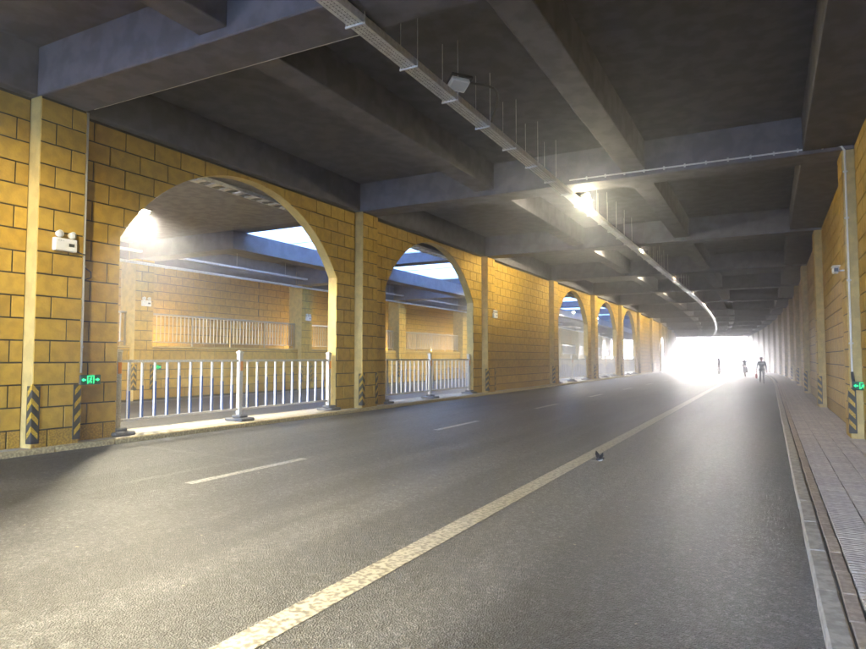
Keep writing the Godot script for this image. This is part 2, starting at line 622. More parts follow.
# ---------------------------------------------------------------- brickwork
# bricks on the plane x = x0, proud towards side; z runs 0 .. -len from the near end; singles: each brick its own part
func bricks(parent: Node, x0: float, side: float, length: float, ya: float, yb: float, singles: bool, hole := PackedVector2Array(), first := 0.0, blen := BRICK, tint := ""):
	var j := 0.023
	var whole := {}
	var sts := []
	if not singles:
		for i in 5: sts.append(mb())
	var row := 0
	var y = ya
	while y < yb - 0.03:
		var h = minf(COURSE, yb - y)
		var z = -(blen * (0.5 if row % 2 == 1 else 1.0)) + first
		while z < length - 0.02:
			var a = maxf(z, 0.0)
			var b = minf(z + blen, length)
			z += blen
			if b - a < 0.04: continue
			var r = rect(-b + j / 2, y + j / 2, -a - j / 2, y + h - j / 2)
			var polys = [r]
			if hole.size():
				polys = Geometry2D.clip_polygons(r, hole)
			for p in polys:
				if p.size() < 3: continue
				var box2 = Rect2(p[0], Vector2.ZERO)
				for v in p: box2 = box2.expand(v)
				if box2.size.x < 0.03 or box2.size.y < 0.02: continue
				var tone = rng.randi_range(0, 4)
				var proud = 0.016 + rng.randf_range(-0.0025, 0.0025)
				var m: ArrayMesh
				var at = Vector3.ZERO
				var full = p.size() == 4 and absf(box2.get_area() - r[0].distance_to(r[1]) * r[1].distance_to(r[2])) < 1e-5
				if full:
					var key = "%.3f_%.3f" % [box2.size.x, box2.size.y]
					at = Vector3(x0, box2.get_center().y, box2.get_center().x)
					if not whole.has(key):
						whole[key] = prism_x(rect(-box2.size.x / 2, -box2.size.y / 2, box2.size.x / 2, box2.size.y / 2), -side * 0.004, side * 0.016, 0.004).commit()
					m = whole[key]
					at.x += side * (proud - 0.016)
				else:
					m = prism_x(p, x0 - side * 0.004, x0 + side * proud, 0.0).commit()
				if singles:
					part("brick", m, M[tint + ("dirty%d" if row == 0 else "brick%d") % tone], parent, at)
				else:
					sts[tone].append_from(m, 0, Transform3D(Basis.IDENTITY, at))
		y += COURSE
		row += 1
	if not singles:
		for i in 5:
			part("brickwork", sts[i], M[tint + "brick%d" % i], parent).set_meta("kind", "stuff")
func arch_hole(centre: float, half: float, spring: float, apex: float, low := -3.0) -> PackedVector2Array:
	var rise = apex - spring
	var R = (half * half + rise * rise) / (2.0 * rise)
	var cy = apex - R
	var a = asin(half / R)
	var p := PackedVector2Array([Vector2(centre - half, low)])
	for i in 25:
		var t = -a + 2.0 * a * i / 24.0
		p.append(Vector2(centre + R * sin(t), cy + R * cos(t)))
	p.append(Vector2(centre + half, low))
	return p
func pilaster(called, label, group, t: Transform3D, face: float, back: float, side: float, top: float, low: float, singles: bool, tint := "") -> Node3D:
	var o = thing(called, label, "pilaster", t, group)
	var st = mb()
	span(st, Vector3(back, low, -PW + 0.004), Vector3(face - side * 0.012, top, -0.004), 0.006)
	part("core", st, M.smooth_paint, o)
	# mortar behind the face bricks
	st = mb()
	span(st, Vector3(face - side * 0.013, maxf(low, -0.3), -PW + 0.02), Vector3(face - side * 0.008, top - 0.002, -0.02))
	part("joint_bed", st, M.mortar, o)
	bricks(o, face - side * 0.008, side, PW, 0.0 if low > -1.0 or face < 0 else -0.1, top, singles, PackedVector2Array(), 0.25, 0.5, tint)
	return o
func wall_outline(length, low, top, hole: PackedVector2Array) -> PackedVector2Array:
	if hole.size() == 0: return rect(-length, low, 0, top)
	var p := PackedVector2Array([Vector2(-length, low)])
	for v in hole: p.append(Vector2(v.x, maxf(v.y, low)))
	p.append_array(PackedVector2Array([Vector2(0, low), Vector2(0, top), Vector2(-length, top)]))
	return p
func arcade():
	for k in range(K_FIRST, K_LAST + 1):
		var label = "yellow brick pilaster with the white emergency lamp box and a green exit sign"
		if k > 0: label = "yellow brick arcade pilaster, %s after the one with the green exit sign" % NTH[k - 1]
		if k < 0: label = "yellow brick arcade pilaster, %s back from the one with the green exit sign" % NTH[-k - 1]
		pilaster("pilaster", label, "pilasters of the arcade", frame(sk(k)), XP, -10.3, 1.0, BEAM_Y - 0.003, -2.0, k >= 0 and k <= 3)
	for k in range(K_FIRST, K_LAST):
		var is_arch = k in ARCHES
		var len_ = PITCH - PW
		var t = frame(sk(k) + PW + len_ / 2.0) * Transform3D(Basis.IDENTITY, Vector3(0, 0, len_ / 2.0))
		var label = ""
		if is_arch: label = "yellow brick wall with a wide arch, %s arch along the tunnel" % NTH[ARCHES.find(k)]
		elif k < 0: label = "solid yellow brick wall, %s bay back from the pilaster with the exit sign" % NTH[-k - 1]
		elif k == 2: label = "solid yellow brick wall between the second and third arches"
		else: label = "solid yellow brick arcade wall, %s bay after the pilaster with the exit sign" % NTH[k]
		var o = thing("arch_wall" if is_arch else "brick_wall", label, "wall", t, "bays of the yellow arcade")
		var hole := PackedVector2Array()
		if is_arch:
			hole = arch_hole(-len_ / 2.0, 3.17, 3.53, 5.32)
		var sides = mb()
		var low = 0.0 if is_arch else -2.0
		if is_arch: low = 0.07
		var faces = prism_x(wall_outline(len_, low, BEAM_Y + 0.2, hole), -10.27, XW - 0.016, 0.0, sides)
		part("core", faces, M.mortar, o)
		part("reveal", sides, M.smooth_paint, o)
		bricks(o, XW - 0.016, 1.0, len_, 0.0, BEAM_Y, k >= -1 and k <= 3 , hole)

# ---------------------------------------------------------------- beyond the arches
func far_side():
	for k in range(K_FIRST, K_LAST + 1):
		var label = "far yellow brick pilaster across the second road, %s seen through the arches" % NTH[maxi(0, k - 1)]
		if k < 1: label = "far yellow brick pilaster across the second road, %s back from the first arch" % NTH[-k]
		var o = pilaster("far_pilaster", label, "pilasters beyond the second road", frame(sk(k)), XF, -19.75, 1.0, BEAM_Y - 0.04, -2.0, k >= 0 and k <= 2)
		var st = mb()      # painted near side carries course lines too
		o.set_meta("category", "pilaster")
	for k in range(K_FIRST, K_LAST):
		var len_ = PITCH - PW
		var t = frame(sk(k) + PW + len_ / 2.0) * Transform3D(Basis.IDENTITY, Vector3(0, 0, len_ / 2.0))
		var nth = NTH[clampi(k, 0, 12)]
		var o = thing("parapet_wall", ("low yellow brick wall under the steel railing, %s bay across the second road" % nth) if k >= 0 else "low yellow brick wall under the steel railing, %s bay back from the first arch" % NTH[-k - 1], "wall", t, "walls beyond the second road")
		part("core", prism_x(rect(-len_, -2.0, 0, 1.78), -19.55, XF - 0.216), M.mortar, o)
		part("coping", bx(Vector3(-19.38, 1.81, -len_ / 2), Vector3(0.36, 0.06, len_), 0.01), M.smooth_paint, o)
		bricks(o, XF - 0.216, 1.0, len_, 0.0, 1.775, k == 0 or k == 1, PackedVector2Array(), 0.2, 0.7)
		part("walkway", bx(Vector3(-20.6, 1.66, -len_ / 2 - 0.2), Vector3(2.1, 0.12, PITCH)), M.concrete, o)
		var w = thing("back_wall", ("tall yellow brick wall behind the raised walkway, %s bay across the second road" % nth) if k >= 0 else "tall yellow brick wall behind the raised walkway, %s bay back from the first arch" % NTH[-k - 1], "wall", frame(sk(k) + PITCH / 2) * Transform3D(Basis.IDENTITY, Vector3(0, 0, PITCH / 2)), "walls beyond the second road")
		part("core", prism_x(rect(-PITCH, -2.0, 0, 6.05), -21.9, XB - 0.016), M.mortar, w)
		bricks(w, XB - 0.016, 1.0, PITCH, 1.72, 5.6, k == 0 or k == 1)
		# stainless railing on the parapet
		var r = thing("steel_railing", ("stainless steel railing on the low wall, %s bay across the second road" % nth) if k >= 0 else "stainless steel railing on the low wall, %s bay back from the first arch" % NTH[-k - 1], "railing", t, "railings of the raised walkway")
		var st = mb()
		tube(st, Vector3(-19.38, 2.98, -0.04), Vector3(-19.38, 2.98, -len_ + 0.04), 0.038, -1, 8)
		part("top_rail", st, M.stainless, r)
		st = mb()
		tube(st, Vector3(-19.38, 1.99, -0.04), Vector3(-19.38, 1.99, -len_ + 0.04), 0.022, -1, 6)
		part("bottom_rail", st, M.stainless, r)
		for i in 5:
			st = mb()
			box(st, Vector3(-19.38, 2.40, -0.08 - i * (len_ - 0.16) / 4), Vector3(0.05, 1.14, 0.05))
			part("post", st, M.stainless, r)
		var bar := mb()
		tube(bar, Vector3(0, -0.48, 0), Vector3(0, 0.48, 0), 0.022, -1, 6, false)
		var bm = bar.commit()
		var all = mb()
		for i in 44:
			if i % 11 == 0: continue
			var at = Vector3(-19.38, 2.485, -0.08 - i * (len_ - 0.16) / 44.0)
			if k in [0, 1, 2]: part("bar", bm, M.stainless, r, at)
			else: all.append_from(bm, 0, Transform3D(Basis.IDENTITY, at))
		if not k in [0, 1, 2]:
			part("bars", all, M.stainless, r).set_meta("kind", "stuff")
	# cable trays along the far edge beam
	for q in [[-18.75, 5.02, 0.16], [-18.95, 4.66, 0.05]]:
		var o = thing("cable_trough" if q[2] > 0.1 else "service_pipe", "pale cable trough hung above the far pilasters" if q[2] > 0.1 else "pale pipe along the top of the far pilasters", "cable tray" if q[2] > 0.1 else "pipe")
		var st = mb()
		for k in range(K_FIRST, K_LAST):
			var a = pt(q[0], q[1], sk(k))
			var b = pt(q[0], q[1], sk(k + 1))
			var d = frame(sk(k) + PITCH / 2)
			if q[2] > 0.1: box(st, (a + b) / 2, Vector3(q[2], 0.07, a.distance_to(b)), 0.005, d.basis)
			else: tube(st, a, b, q[2], -1, 8)
		part("run", st, M.galvanised, o)
		for k in range(0, K_LAST):
			for u in [1.5, 4.4, 7.3]:
				st = mb()
				var a = pt(q[0], q[1] + 0.03, sk(k) + u)
				if q[2] > 0.1: tube(st, a, a + Vector3(0, 0.35 if k <= 0 else 0.78, 0), 0.008, -1, 5)
				else: box(st, a + Vector3(-0.2, -0.02, 0), Vector3(0.42, 0.03, 0.03))
				part("hanger", st, M.galvanised, o)
	# tray close behind the arcade
	var tr = thing("ladder_tray", "slotted cable tray under the ceiling just behind the arches", "cable tray")
	for k in range(K_FIRST, K_LAST):
		var t = frame(sk(k) + PITCH / 2)
		var st = mb()
		box(st, Vector3(-10.95, 5.26, 0.16), Vector3(0.02, 0.08, PITCH))
		box(st, Vector3(-10.62, 5.26, 0.16), Vector3(0.02, 0.08, PITCH))
		part("side_rail", st, M.galvanised, tr).transform = t
		for i in 22:
			var r_ = part("rung", rung(), M.galvanised, tr)
			r_.transform = t * Transform3D(Basis.IDENTITY, Vector3(-10.785, 5.235, -PITCH / 2 + 0.36 + i * 0.4))
			if k > 2: break
var rung_mesh
func rung():
	if rung_mesh == null: rung_mesh = bx(Vector3.ZERO, Vector3(0.31, 0.03, 0.16))
	return rung_mesh

# ---------------------------------------------------------------- right side
func right_side():
	for k in range(K_FIRST, K_LAST + 1):
		var label = "ochre pilaster by the footpath with the conduit and green exit sign"
		if k > 1: label = "ochre footpath pilaster, %s past the one with the green exit sign" % NTH[k - 2]
		if k < 1: label = "ochre footpath pilaster, %s back from the one with the green exit sign" % NTH[-k]
		pilaster("footpath_pilaster", label, "pilasters along the footpath", frame(sk(k)), XR, 1.75, -1.0, BEAM_Y - 0.003, -2.0, k == 1 or k == 2)
	for k in range(K_FIRST, K_LAST):
		var len_ = PITCH - PW
		var t = frame(sk(k) + PW + len_ / 2.0) * Transform3D(Basis.IDENTITY, Vector3(0, 0, len_ / 2.0))
		var label = "ochre brick wall along the footpath, %s bay past the conduit and green exit sign" % NTH[maxi(0, k - 1)]
		if k == 0: label = "ochre brick wall along the footpath just before the green exit sign"
		if k < 0: label = "ochre brick wall along the footpath, %s bay back from the exit sign" % NTH[-k]
		var o = thing("footpath_wall", label, "wall", t, "walls along the footpath")
		part("core", prism_x(rect(-len_, -2.0, 0, BEAM_Y + 0.3), 1.85, XRW + 0.016), M.mortar, o)
		bricks(o, XRW + 0.016, -1.0, len_, -0.1, BEAM_Y + 0.06, k >= 0 and k <= 2, PackedVector2Array(), 0.0, BRICK)

# ---------------------------------------------------------------- guard rails in the arches
func fences():
	for k in ARCHES:
		if k > 5: continue
		var near = sk(k) + PW + (PITCH - PW) / 2.0 - 3.17
		var label = "white guard rail with blue baluster feet across the %s arch" % NTH[ARCHES.find(k)]
		var o = thing("guard_rail", label, "guard rail", frame(near + 3.17) * Transform3D(Basis.IDENTITY, Vector3(-10.14, 0.075, 3.17)), "guard rails across the arches")
		var posts = [0.12, 3.05, 6.20]
		for z in posts:
			var st = mb()
			box(st, Vector3(0, 0.76, -z), Vector3(0.10, 1.38, 0.10), 0.008)
			var p = part("post", st, M.fence_white, o)
			st = mb()
			box(st, Vector3(0, 1.465, -z), Vector3(0.125, 0.035, 0.125), 0.008)
			box(st, Vector3(0, 1.492, -z), Vector3(0.08, 0.02, 0.08), 0.008)
			part("cap", st, M.fence_white, p)
			st = mb()
			box(st, Vector3(0.056, 1.17, -z), Vector3(0.012, 0.20, 0.07), 0.003)
			part("reflector", st, M.orange_reflector, p)
			st = mb()
			box(st, Vector3(0.02, 0.035, -z), Vector3(0.50, 0.07, 0.40), 0.02)
			box(st, Vector3(0.02, 0.10, -z), Vector3(0.26, 0.06, 0.24), 0.02)
			part("base", st, M.rubber_base, p)
		for q in 2:
			var a = posts[q] + 0.05
			var b = posts[q + 1] - 0.05
			var st = mb()
			span(st, Vector3(-0.022, 1.265, -b), Vector3(0.022, 1.315, -a), 0.006)
			part("top_rail", st, M.fence_white, o)
			st = mb()
			span(st, Vector3(-0.02, 0.225, -b), Vector3(0.02, 0.27, -a), 0.006)
			part("bottom_rail", st, M.fence_white, o)
			for i in 10:
				var z = a + (b - a) * (i + 0.62) / 10.25
				st = mb()
				span(st, Vector3(-0.024, 0.27, -z - 0.018), Vector3(0.024, 1.265, -z + 0.018), 0.004)
				var bal = part("baluster", st, M.fence_white, o)
				var hgt = 0.40 + 0.34 * sin(PI * (i + 0.9) / 11.0)
				st = mb()
				span(st, Vector3(0.0245, 0.272, -z - 0.0185), Vector3(0.0285, 0.272 + hgt, -z + 0.0185))
				span(st, Vector3(-0.0285, 0.272, -z - 0.0185), Vector3(-0.0245, 0.272 + hgt, -z + 0.0185))
				part("blue_foot", st, M.fence_blue, bal)

# ---------------------------------------------------------------- fittings
func guard(t: Transform3D, label: String, group: String):
	# angle strip round a corner: origin at the corner's foot, +x and +z are the outward faces
	var o = thing("corner_guard", label, "corner guard", t, group)
	var st = mb()
	span(st, Vector3(-0.115, 0, 0.0), Vector3(0.012, 0.86, 0.012), 0.003)
	span(st, Vector3(0.0, 0, -0.115), Vector3(0.012, 0.86, -0.0005), 0.003)
	part("strip", st, M.rubber_black, o)
	for i in 4:
		st = mb()
		var y = 0.075 + i * 0.21
		var q = [Vector2(0.0, y + 0.105), Vector2(0.0, y + 0.195), Vector2(0.105, y + 0.075), Vector2(0.105, y - 0.015)]
		var f = []
		var g = []
		for v in q:
			f.append(Vector3(0.0122 - v.x, v.y, 0.0132))
			g.append(Vector3(0.0132, v.y, 0.0122 - v.x))
		quad(st, f[0], f[1], f[2], f[3], Vector3(0, 0, 1))
		quad(st, g[0], g[1], g[2], g[3], Vector3(1, 0, 0))
		part("chevron", st, M.chevron_yellow, o)
func emergency_light(t: Transform3D, label: String):
	# local +z faces out of the wall
	var o = thing("emergency_light", label, "emergency light", t, "twin-lamp emergency lights")
	part("box", bx(Vector3(0, 0, 0.045), Vector3(0.36, 0.20, 0.085), 0.012), M.plastic_white, o)
	part("panel", bx(Vector3(0.085, 0.0, 0.089), Vector3(0.09, 0.05, 0.006), 0.002), M.panel_dark, o)
	for i in 3: part("indicator", bx(Vector3(-0.12 + i * 0.035, 0.055, 0.089), Vector3(0.014, 0.014, 0.006), 0.003), M.plastic_grey, o)
	for sx in [-1.0, 1.0]:
		var st = mb()
		tube(st, Vector3(sx * 0.10, 0.09, 0.05), Vector3(sx * 0.10, 0.12, 0.05), 0.014, -1, 8)
		var yoke = part("yoke", st, M.plastic_grey, o)
		st = mb()
		tube(st, Vector3(sx * 0.10, 0.165, 0.015), Vector3(sx * 0.105, 0.16, 0.085), 0.042, 0.06, 14)
		part("lamp_head", st, M.plastic_white, yoke)
		st = mb()
		ball(st, Vector3(sx * 0.105, 0.16, 0.086), Vector3(0.052, 0.052, 0.02), 12, 6)
		part("lens", st, M.lens_clear, yoke)
func exit_sign(t: Transform3D, label: String):
	var o = thing("exit_sign", label, "exit sign", t, "green exit signs")
	part("housing", bx(Vector3(0, 0, 0), Vector3(0.36, 0.16, 0.03), 0.006), M.panel_dark, o)
	part("face", bx(Vector3(0, 0, 0.0155), Vector3(0.345, 0.145, 0.004), 0.001), M.sign_green, o)
	var zf = 0.0185
	for sx in [-1.0, 1.0]:           # arrows
		var st = mb()
		tri(st, Vector3(sx * 0.155, 0, zf), Vector3(sx * 0.115, 0.03, zf), Vector3(sx * 0.115, -0.03, zf), Vector3.BACK)
		box(st, Vector3(sx * 0.098, 0, zf), Vector3(0.036, 0.02, 0.002))
		part("arrow", st, M.sign_glow, o)
	var st = mb()                    # running figure in a doorway
	for b in [[-0.052, 0, 0.010, 0.126], [0.052, 0, 0.010, 0.126], [0, 0.060, 0.11, 0.010]]:
		box(st, Vector3(b[0], b[1], zf), Vector3(b[2], b[3], 0.002))
	part("doorway", st, M.sign_glow, o)
	st = mb()
	for b in [[0.004, 0.012, -0.010, -0.016, 0.017], [-0.010, -0.016, -0.034, -0.028, 0.011], [-0.034, -0.028, -0.034, -0.055, 0.010], [-0.008, -0.016, 0.014, -0.032, 0.011], [0.014, -0.032, 0.008, -0.056, 0.010], [0.004, 0.016, 0.026, 0.002, 0.009], [0.004, 0.016, -0.022, 0.010, 0.009]]:
		var a = Vector3(b[0], b[1], zf)
		var c = Vector3(b[2], b[3], zf)
		var w = (c - a).normalized().cross(Vector3.BACK) * b[4] / 2
		quad(st, a - w, a + w, c + w, c - w, Vector3.BACK)
	for i in 10:
		var a0 = TAU * i / 10
		var a1 = TAU * (i + 1) / 10
		var c = Vector3(0.012, 0.033, zf)
		tri(st, c, c + Vector3(cos(a0), sin(a0), 0) * 0.012, c + Vector3(cos(a1), sin(a1), 0) * 0.012, Vector3.BACK)
	part("running_figure", st, M.sign_glow, o)
func spot(at: Vector3, to: Vector3, energy: float, c: Color, angle: float, blend: float, parent: Node, size := 0.12):
	var l := SpotLight3D.new()
	l.name = "lamp_light"
	l.light_energy = energy
	l.light_color = c
	l.spot_angle = angle
	l.spot_angle_attenuation = blend
	l.spot_range = 60.0
	l.spot_attenuation = 2.0
	l.light_size = size
	l.shadow_enabled = true
	parent.add_child(l)
	l.look_at_from_position(at, to, Vector3.UP if absf((to - at).normalized().y) < 0.98 else Vector3.RIGHT)
	return l
func omni(at: Vector3, energy: float, c: Color, parent: Node, size := 0.1):
	var l := OmniLight3D.new()
	l.name = "lamp_light"
	l.light_energy = energy
	l.light_color = c
	l.omni_range = 60.0
	l.omni_attenuation = 2.0
	l.light_size = size
	l.shadow_enabled = true
	parent.add_child(l)
	l.global_position = at
func floodlight(at: Vector3, aim: Vector3, label: String, energy: float, wide := false):
	var t = Transform3D(Basis.looking_at(aim, Vector3.UP), at)      # local -z is the beam
	var o = thing("floodlight", label, "floodlight", t, "floodlights on the cable tray")
	part("housing", bx(Vector3(0, 0, 0.04), Vector3(0.30, 0.22, 0.075), 0.012), M.plastic_white if energy <= 0.0 else M.plastic_grey, o)
	for i in 6: part("fin", bx(Vector3(-0.11 + i * 0.044, 0, 0.09), Vector3(0.008, 0.18, 0.03)), M.plastic_grey, o)
	part("glass", bx(Vector3(0, 0, 0.006), Vector3(0.25, 0.17, 0.008), 0.002), M.lens_clear if energy <= 0.0 else M.lamp_glow, o)
	var st = mb()
	for sx in [-1.0, 1.0]:
		box(st, Vector3(sx * 0.165, 0.06, 0.06), Vector3(0.012, 0.20, 0.03))
	box(st, Vector3(0, 0.16, 0.06), Vector3(0.34, 0.012, 0.03))
	part("bracket", st, M.cable_black, o)
	if energy > 0.0:
		if wide: omni(at + aim.normalized() * 0.16, energy, Color(1.0, 0.95, 0.80), o, 0.12)
		else: spot(at + aim.normalized() * 0.03, at + aim * 5.0, energy, Color(1.0, 0.94, 0.77), 57.0, 0.6, o)
func fittings():
	# corner guards
	for k in range(0, 8):
		var who = "by the exit sign pilaster" if k == 0 else "on the %s arcade pilaster after the exit sign" % NTH[k - 1]
		var t = frame(sk(k))
		guard(t * Transform3D(Basis.IDENTITY, Vector3(XP + 0.010, 0.14, 0.0)), "black and yellow chevron guard %s, near corner" % who, "chevron guards of the arcade")
		guard(t * Transform3D(Basis(Vector3.UP, PI / 2), Vector3(XP + 0.010, 0.14, -PW)), "black and yellow chevron guard %s, far corner" % who, "chevron guards of the arcade")
	for k in [1, 2, 3]:
		var t = frame(sk(k))
		guard(t * Transform3D(Basis.IDENTITY, Vector3(XF + 0.010, 0.34, 0.0)), "black and yellow chevron guard on the %s far pilaster, near corner" % NTH[k - 1], "chevron guards of the far pilasters")
		guard(t * Transform3D(Basis(Vector3.UP, PI / 2), Vector3(XF + 0.010, 0.34, -PW)), "black and yellow chevron guard on the %s far pilaster, far corner" % NTH[k - 1], "chevron guards of the far pilasters")
	for k in range(1, 9):
		var who = "below the green exit sign" if k == 1 else "on the %s footpath pilaster past the exit sign" % NTH[k - 2]
		guard(frame(sk(k)) * Transform3D(Basis(Vector3.UP, -PI / 2), Vector3(XR - 0.010, 0.0, 0.0)), "black and yellow chevron guard " + who, "chevron guards along the footpath")
	# emergency twin lamps
	var out_right = Basis(Vector3.UP, PI / 2)
	emergency_light(frame(sk(0)) * Transform3D(out_right, Vector3(XP + 0.012, 3.18, -0.40)), "white twin-lamp emergency box on the pilaster with the exit sign")
	emergency_light(frame(sk(2)) * Transform3D(out_right, Vector3(XP + 0.012, 3.12, -0.62)), "white twin-lamp emergency box on the pilaster after the second arch")
	emergency_light(frame(sk(1)) * Transform3D(out_right, Vector3(XF + 0.012, 3.30, -0.40)), "white twin-lamp emergency box on the far pilaster seen through the first arch")
	emergency_light(frame(sk(2)) * Transform3D(out_right, Vector3(XF + 0.012, 3.25, -0.40)), "white twin-lamp emergency box on the far pilaster seen through the second arch")
	# exit signs
	exit_sign(frame(sk(0)) * Transform3D(out_right, Vector3(XP + 0.03, 1.07, -0.90)), "lit green exit sign with arrows and running figure by the first arch")
	exit_sign(frame(sk(1)) * Transform3D(out_right, Vector3(XF + 0.03, 1.10, -0.90)), "lit green exit sign on the far pilaster behind the guard rail")
	exit_sign(frame(sk(1)) * Transform3D(Basis(Vector3.UP, -0.35), Vector3(1.54, 0.90, 0.14)), "lit green exit sign on the footpath pilaster below the conduit")
	# conduits
	var o = thing("conduit", "grey conduit running up the far edge of the pilaster with the exit sign", "conduit", frame(sk(0)))
	var st = mb()
	tube(st, Vector3(XP - 0.02, 1.18, -PW - 0.022), Vector3(XP - 0.02, BEAM_Y - 0.01, -PW - 0.022), 0.020, -1, 10)
	part("pipe", st, M.conduit_grey, o)
	for y in [1.6, 2.9, 4.3]:
		part("clip", bx(Vector3(XP - 0.02, y, -PW - 0.02), Vector3(0.055, 0.03, 0.045), 0.004), M.conduit_grey, o)
	st = mb()
	pipe(st, [Vector3(XP + 0.03, 3.12, -0.58), Vector3(XP + 0.03, 3.09, -0.68), Vector3(XP + 0.01, 3.08, -PW - 0.02)], 0.009, 6)
	part("branch_cable", st, M.cable_black, o)
	st = mb()
	pipe(st, [Vector3(XP - 0.02, 2.88, -PW - 0.03), Vector3(XP - 0.10, 2.83, -PW - 0.20), Vector3(XP - 0.18, 2.75, -PW - 0.26), Vector3(XP - 0.20, 2.70, -PW - 0.15), Vector3(XP - 0.16, 2.72, -PW - 0.03)], 0.010, 6)
	part("loose_loop", st, M.cable_black, o)
	var b = thing("beam_conduit", "thin white conduit along the lower edge of the beam over the exit sign pilaster", "conduit", frame(sk(0)))
	st = mb()
	tube(st, Vector3(-9.6, BEAM_Y + 0.02, -PW - 0.014), Vector3(-4.2, BEAM_Y + 0.02, -PW - 0.014), 0.011, -1, 6)
	part("pipe", st, M.conduit_white, b)
	b = thing("beam_conduit", "white conduit clipped across the beam from the tray to the footpath pilaster", "conduit", frame(sk(1)))
	st = mb()
	pipe(st, [Vector3(-4.0, BEAM_Y + 0.10, 0.03), Vector3(1.24, BEAM_Y + 0.10, 0.03), Vector3(1.33, BEAM_Y + 0.07, 0.03), Vector3(1.38, BEAM_Y - 0.02, 0.03), Vector3(1.38, 1.15, 0.03)], 0.017, 8)
	part("pipe", st, M.conduit_white, b)
	for i in 12:
		part("clip", bx(Vector3(-3.6 + i * 0.42, BEAM_Y + 0.10, 0.022), Vector3(0.035, 0.075, 0.04), 0.004), M.galvanised, b)
	for y in [1.7, 2.9, 4.1, 5.0]:
		part("clip", bx(Vector3(1.38, y, 0.022), Vector3(0.075, 0.03, 0.04), 0.004), M.galvanised, b)
	st = mb()
	pipe(st, [Vector3(1.38, 1.16, 0.03), Vector3(1.385, 1.05, 0.04), Vector3(1.40, 0.95, 0.05), Vector3(1.45, 0.90, 0.06), Vector3(1.53, 0.89, 0.10)], 0.024, 8)
	part("flexible_hose", st, M.rubber_black, b)
	# camera on the footpath pilaster
	var cam = thing("security_camera", "small white security camera on the footpath pilaster with the conduit", "security camera", frame(sk(1)))
	part("arm", bx(Vector3(1.27, 3.10, -0.06), Vector3(0.10, 0.03, 0.03), 0.004), M.plastic_white, cam)
	part("body", bx(Vector3(1.17, 3.10, 0.0), Vector3(0.11, 0.11, 0.26), 0.02), M.plastic_white, cam)
	part("hood", bx(Vector3(1.17, 3.17, 0.02), Vector3(0.14, 0.02, 0.32), 0.006), M.plastic_white, cam)
	part("lens", bx(Vector3(1.17, 3.10, 0.132), Vector3(0.07, 0.07, 0.01), 0.003), M.panel_dark, cam)
	cable_tray()
	floodlight(Vector3(-4.02, 5.52, 0.4), Vector3(-0.46, -0.86, -0.28), "lit floodlight on the cable tray above the camera", 9.5)
	floodlight(Vector3(-3.98, 5.44, -8.40), Vector3(0.35, -0.9, 0.25), "unlit white floodlight with a black cable beside the cable tray", 0.0)
	floodlight(Vector3(-4.02, 5.42, -16.05), Vector3(-0.45, -0.55, 0.55), "lit glaring floodlight on the cable tray past the second beam", 0.32, true)
	var far_and_added_lamps = [24.3, 33.7, 42.4, 51.1, 59.9, 68.6, 77.4]  # two real fittings first, the last five added to light the far arcade
	for i in far_and_added_lamps.size():
		floodlight(pt(-4.0, 5.46, far_and_added_lamps[i]), frame(far_and_added_lamps[i]).basis * Vector3(-0.85, -0.50, -0.16), "small floodlight turned to the arcade, %s along the cable tray beyond the glaring one (third onward added to light the far arcade)" % NTH[i], 2.6 if i < 2 else 4.0)
	var cb = thing("lamp_cable", "black cable looping from the unlit floodlight to the tray", "cable")
	st = mb()
	var a = Vector3(-3.93, 5.52, -8.45)
	var e = Vector3(-4.02, 5.36, -9.75)
	var prev = a
	for i in range(1, 13):
		var u = i / 12.0
		var p = a.lerp(e, u) + Vector3(0.30 * sin(PI * u), 0.16 * sin(PI * u * 1.0) * (0.4 + u), 0)
		tube(st, prev, p, 0.018, -1, 6)
		prev = p
	part("cable", st, M.cable_black, cb)
	# lamps over the second road and behind the far pilasters
	for k in [-1, 0, 3, 4, 5, 6]:
		var at = pt(-12.4, 4.70, sk(k) + 3.9) if k <= 0 else pt(-13.5, 5.02, sk(k) + PW / 2)
		var l = thing("ceiling_lamp", "small bright lamp under the pale slab behind the first arch" if k == 0 else ("small bright lamp under a beam over the second road, behind the %s arch" % NTH[clampi(k - 1, 0, 12)] if k > 0 else "bright lamp under the pale slab before the first arch"), "lamp", Transform3D(Basis.IDENTITY, at), "lamps over the second road")
		st = mb()
		tube(st, Vector3(0, 0.08, 0), Vector3(0, 0.664 if k <= 0 else 0.385, 0), 0.012, -1, 8)
		part("stem", st, M.plastic_grey, l)
		part("fitting", bx(Vector3(0, 0.06, 0), Vector3(0.24, 0.05, 0.30), 0.01), M.plastic_grey, l)
		st = mb()
		ball(st, Vector3(0, 0, 0), Vector3(0.10, 0.05, 0.13), 12, 6)
		part("bulb", st, M.cool_glow, l)
		spot(at + Vector3(0, -0.06, 0), at + Vector3(-0.12, -1.0, 0), 1.5 if k <= 0 else 0.8, Color(1.0, 0.95, 0.82), 84.0, 0.25, l, 0.22)
	for k in range(0, 7):
		var at = pt(-20.35, 1.792, sk(k) + 2.7)
		var l = thing("walkway_lamp", "warm floor lamp on the raised walkway, %s bay across the second road" % NTH[k], "lamp", Transform3D(Basis.IDENTITY, at), "lamps of the raised walkway")
		part("base_plate", bx(Vector3(0, -0.058, 0), Vector3(0.14, 0.02, 0.14), 0.004), M.plastic_grey, l)
		st = mb()
		ball(st, Vector3.ZERO, Vector3(0.05, 0.048, 0.05), 12, 6)
		part("globe", st, M.warm_glow, l)
		omni(at + Vector3(0, 0.02, 0), 0.075, Color(1.0, 0.86, 0.56), l, 0.06)

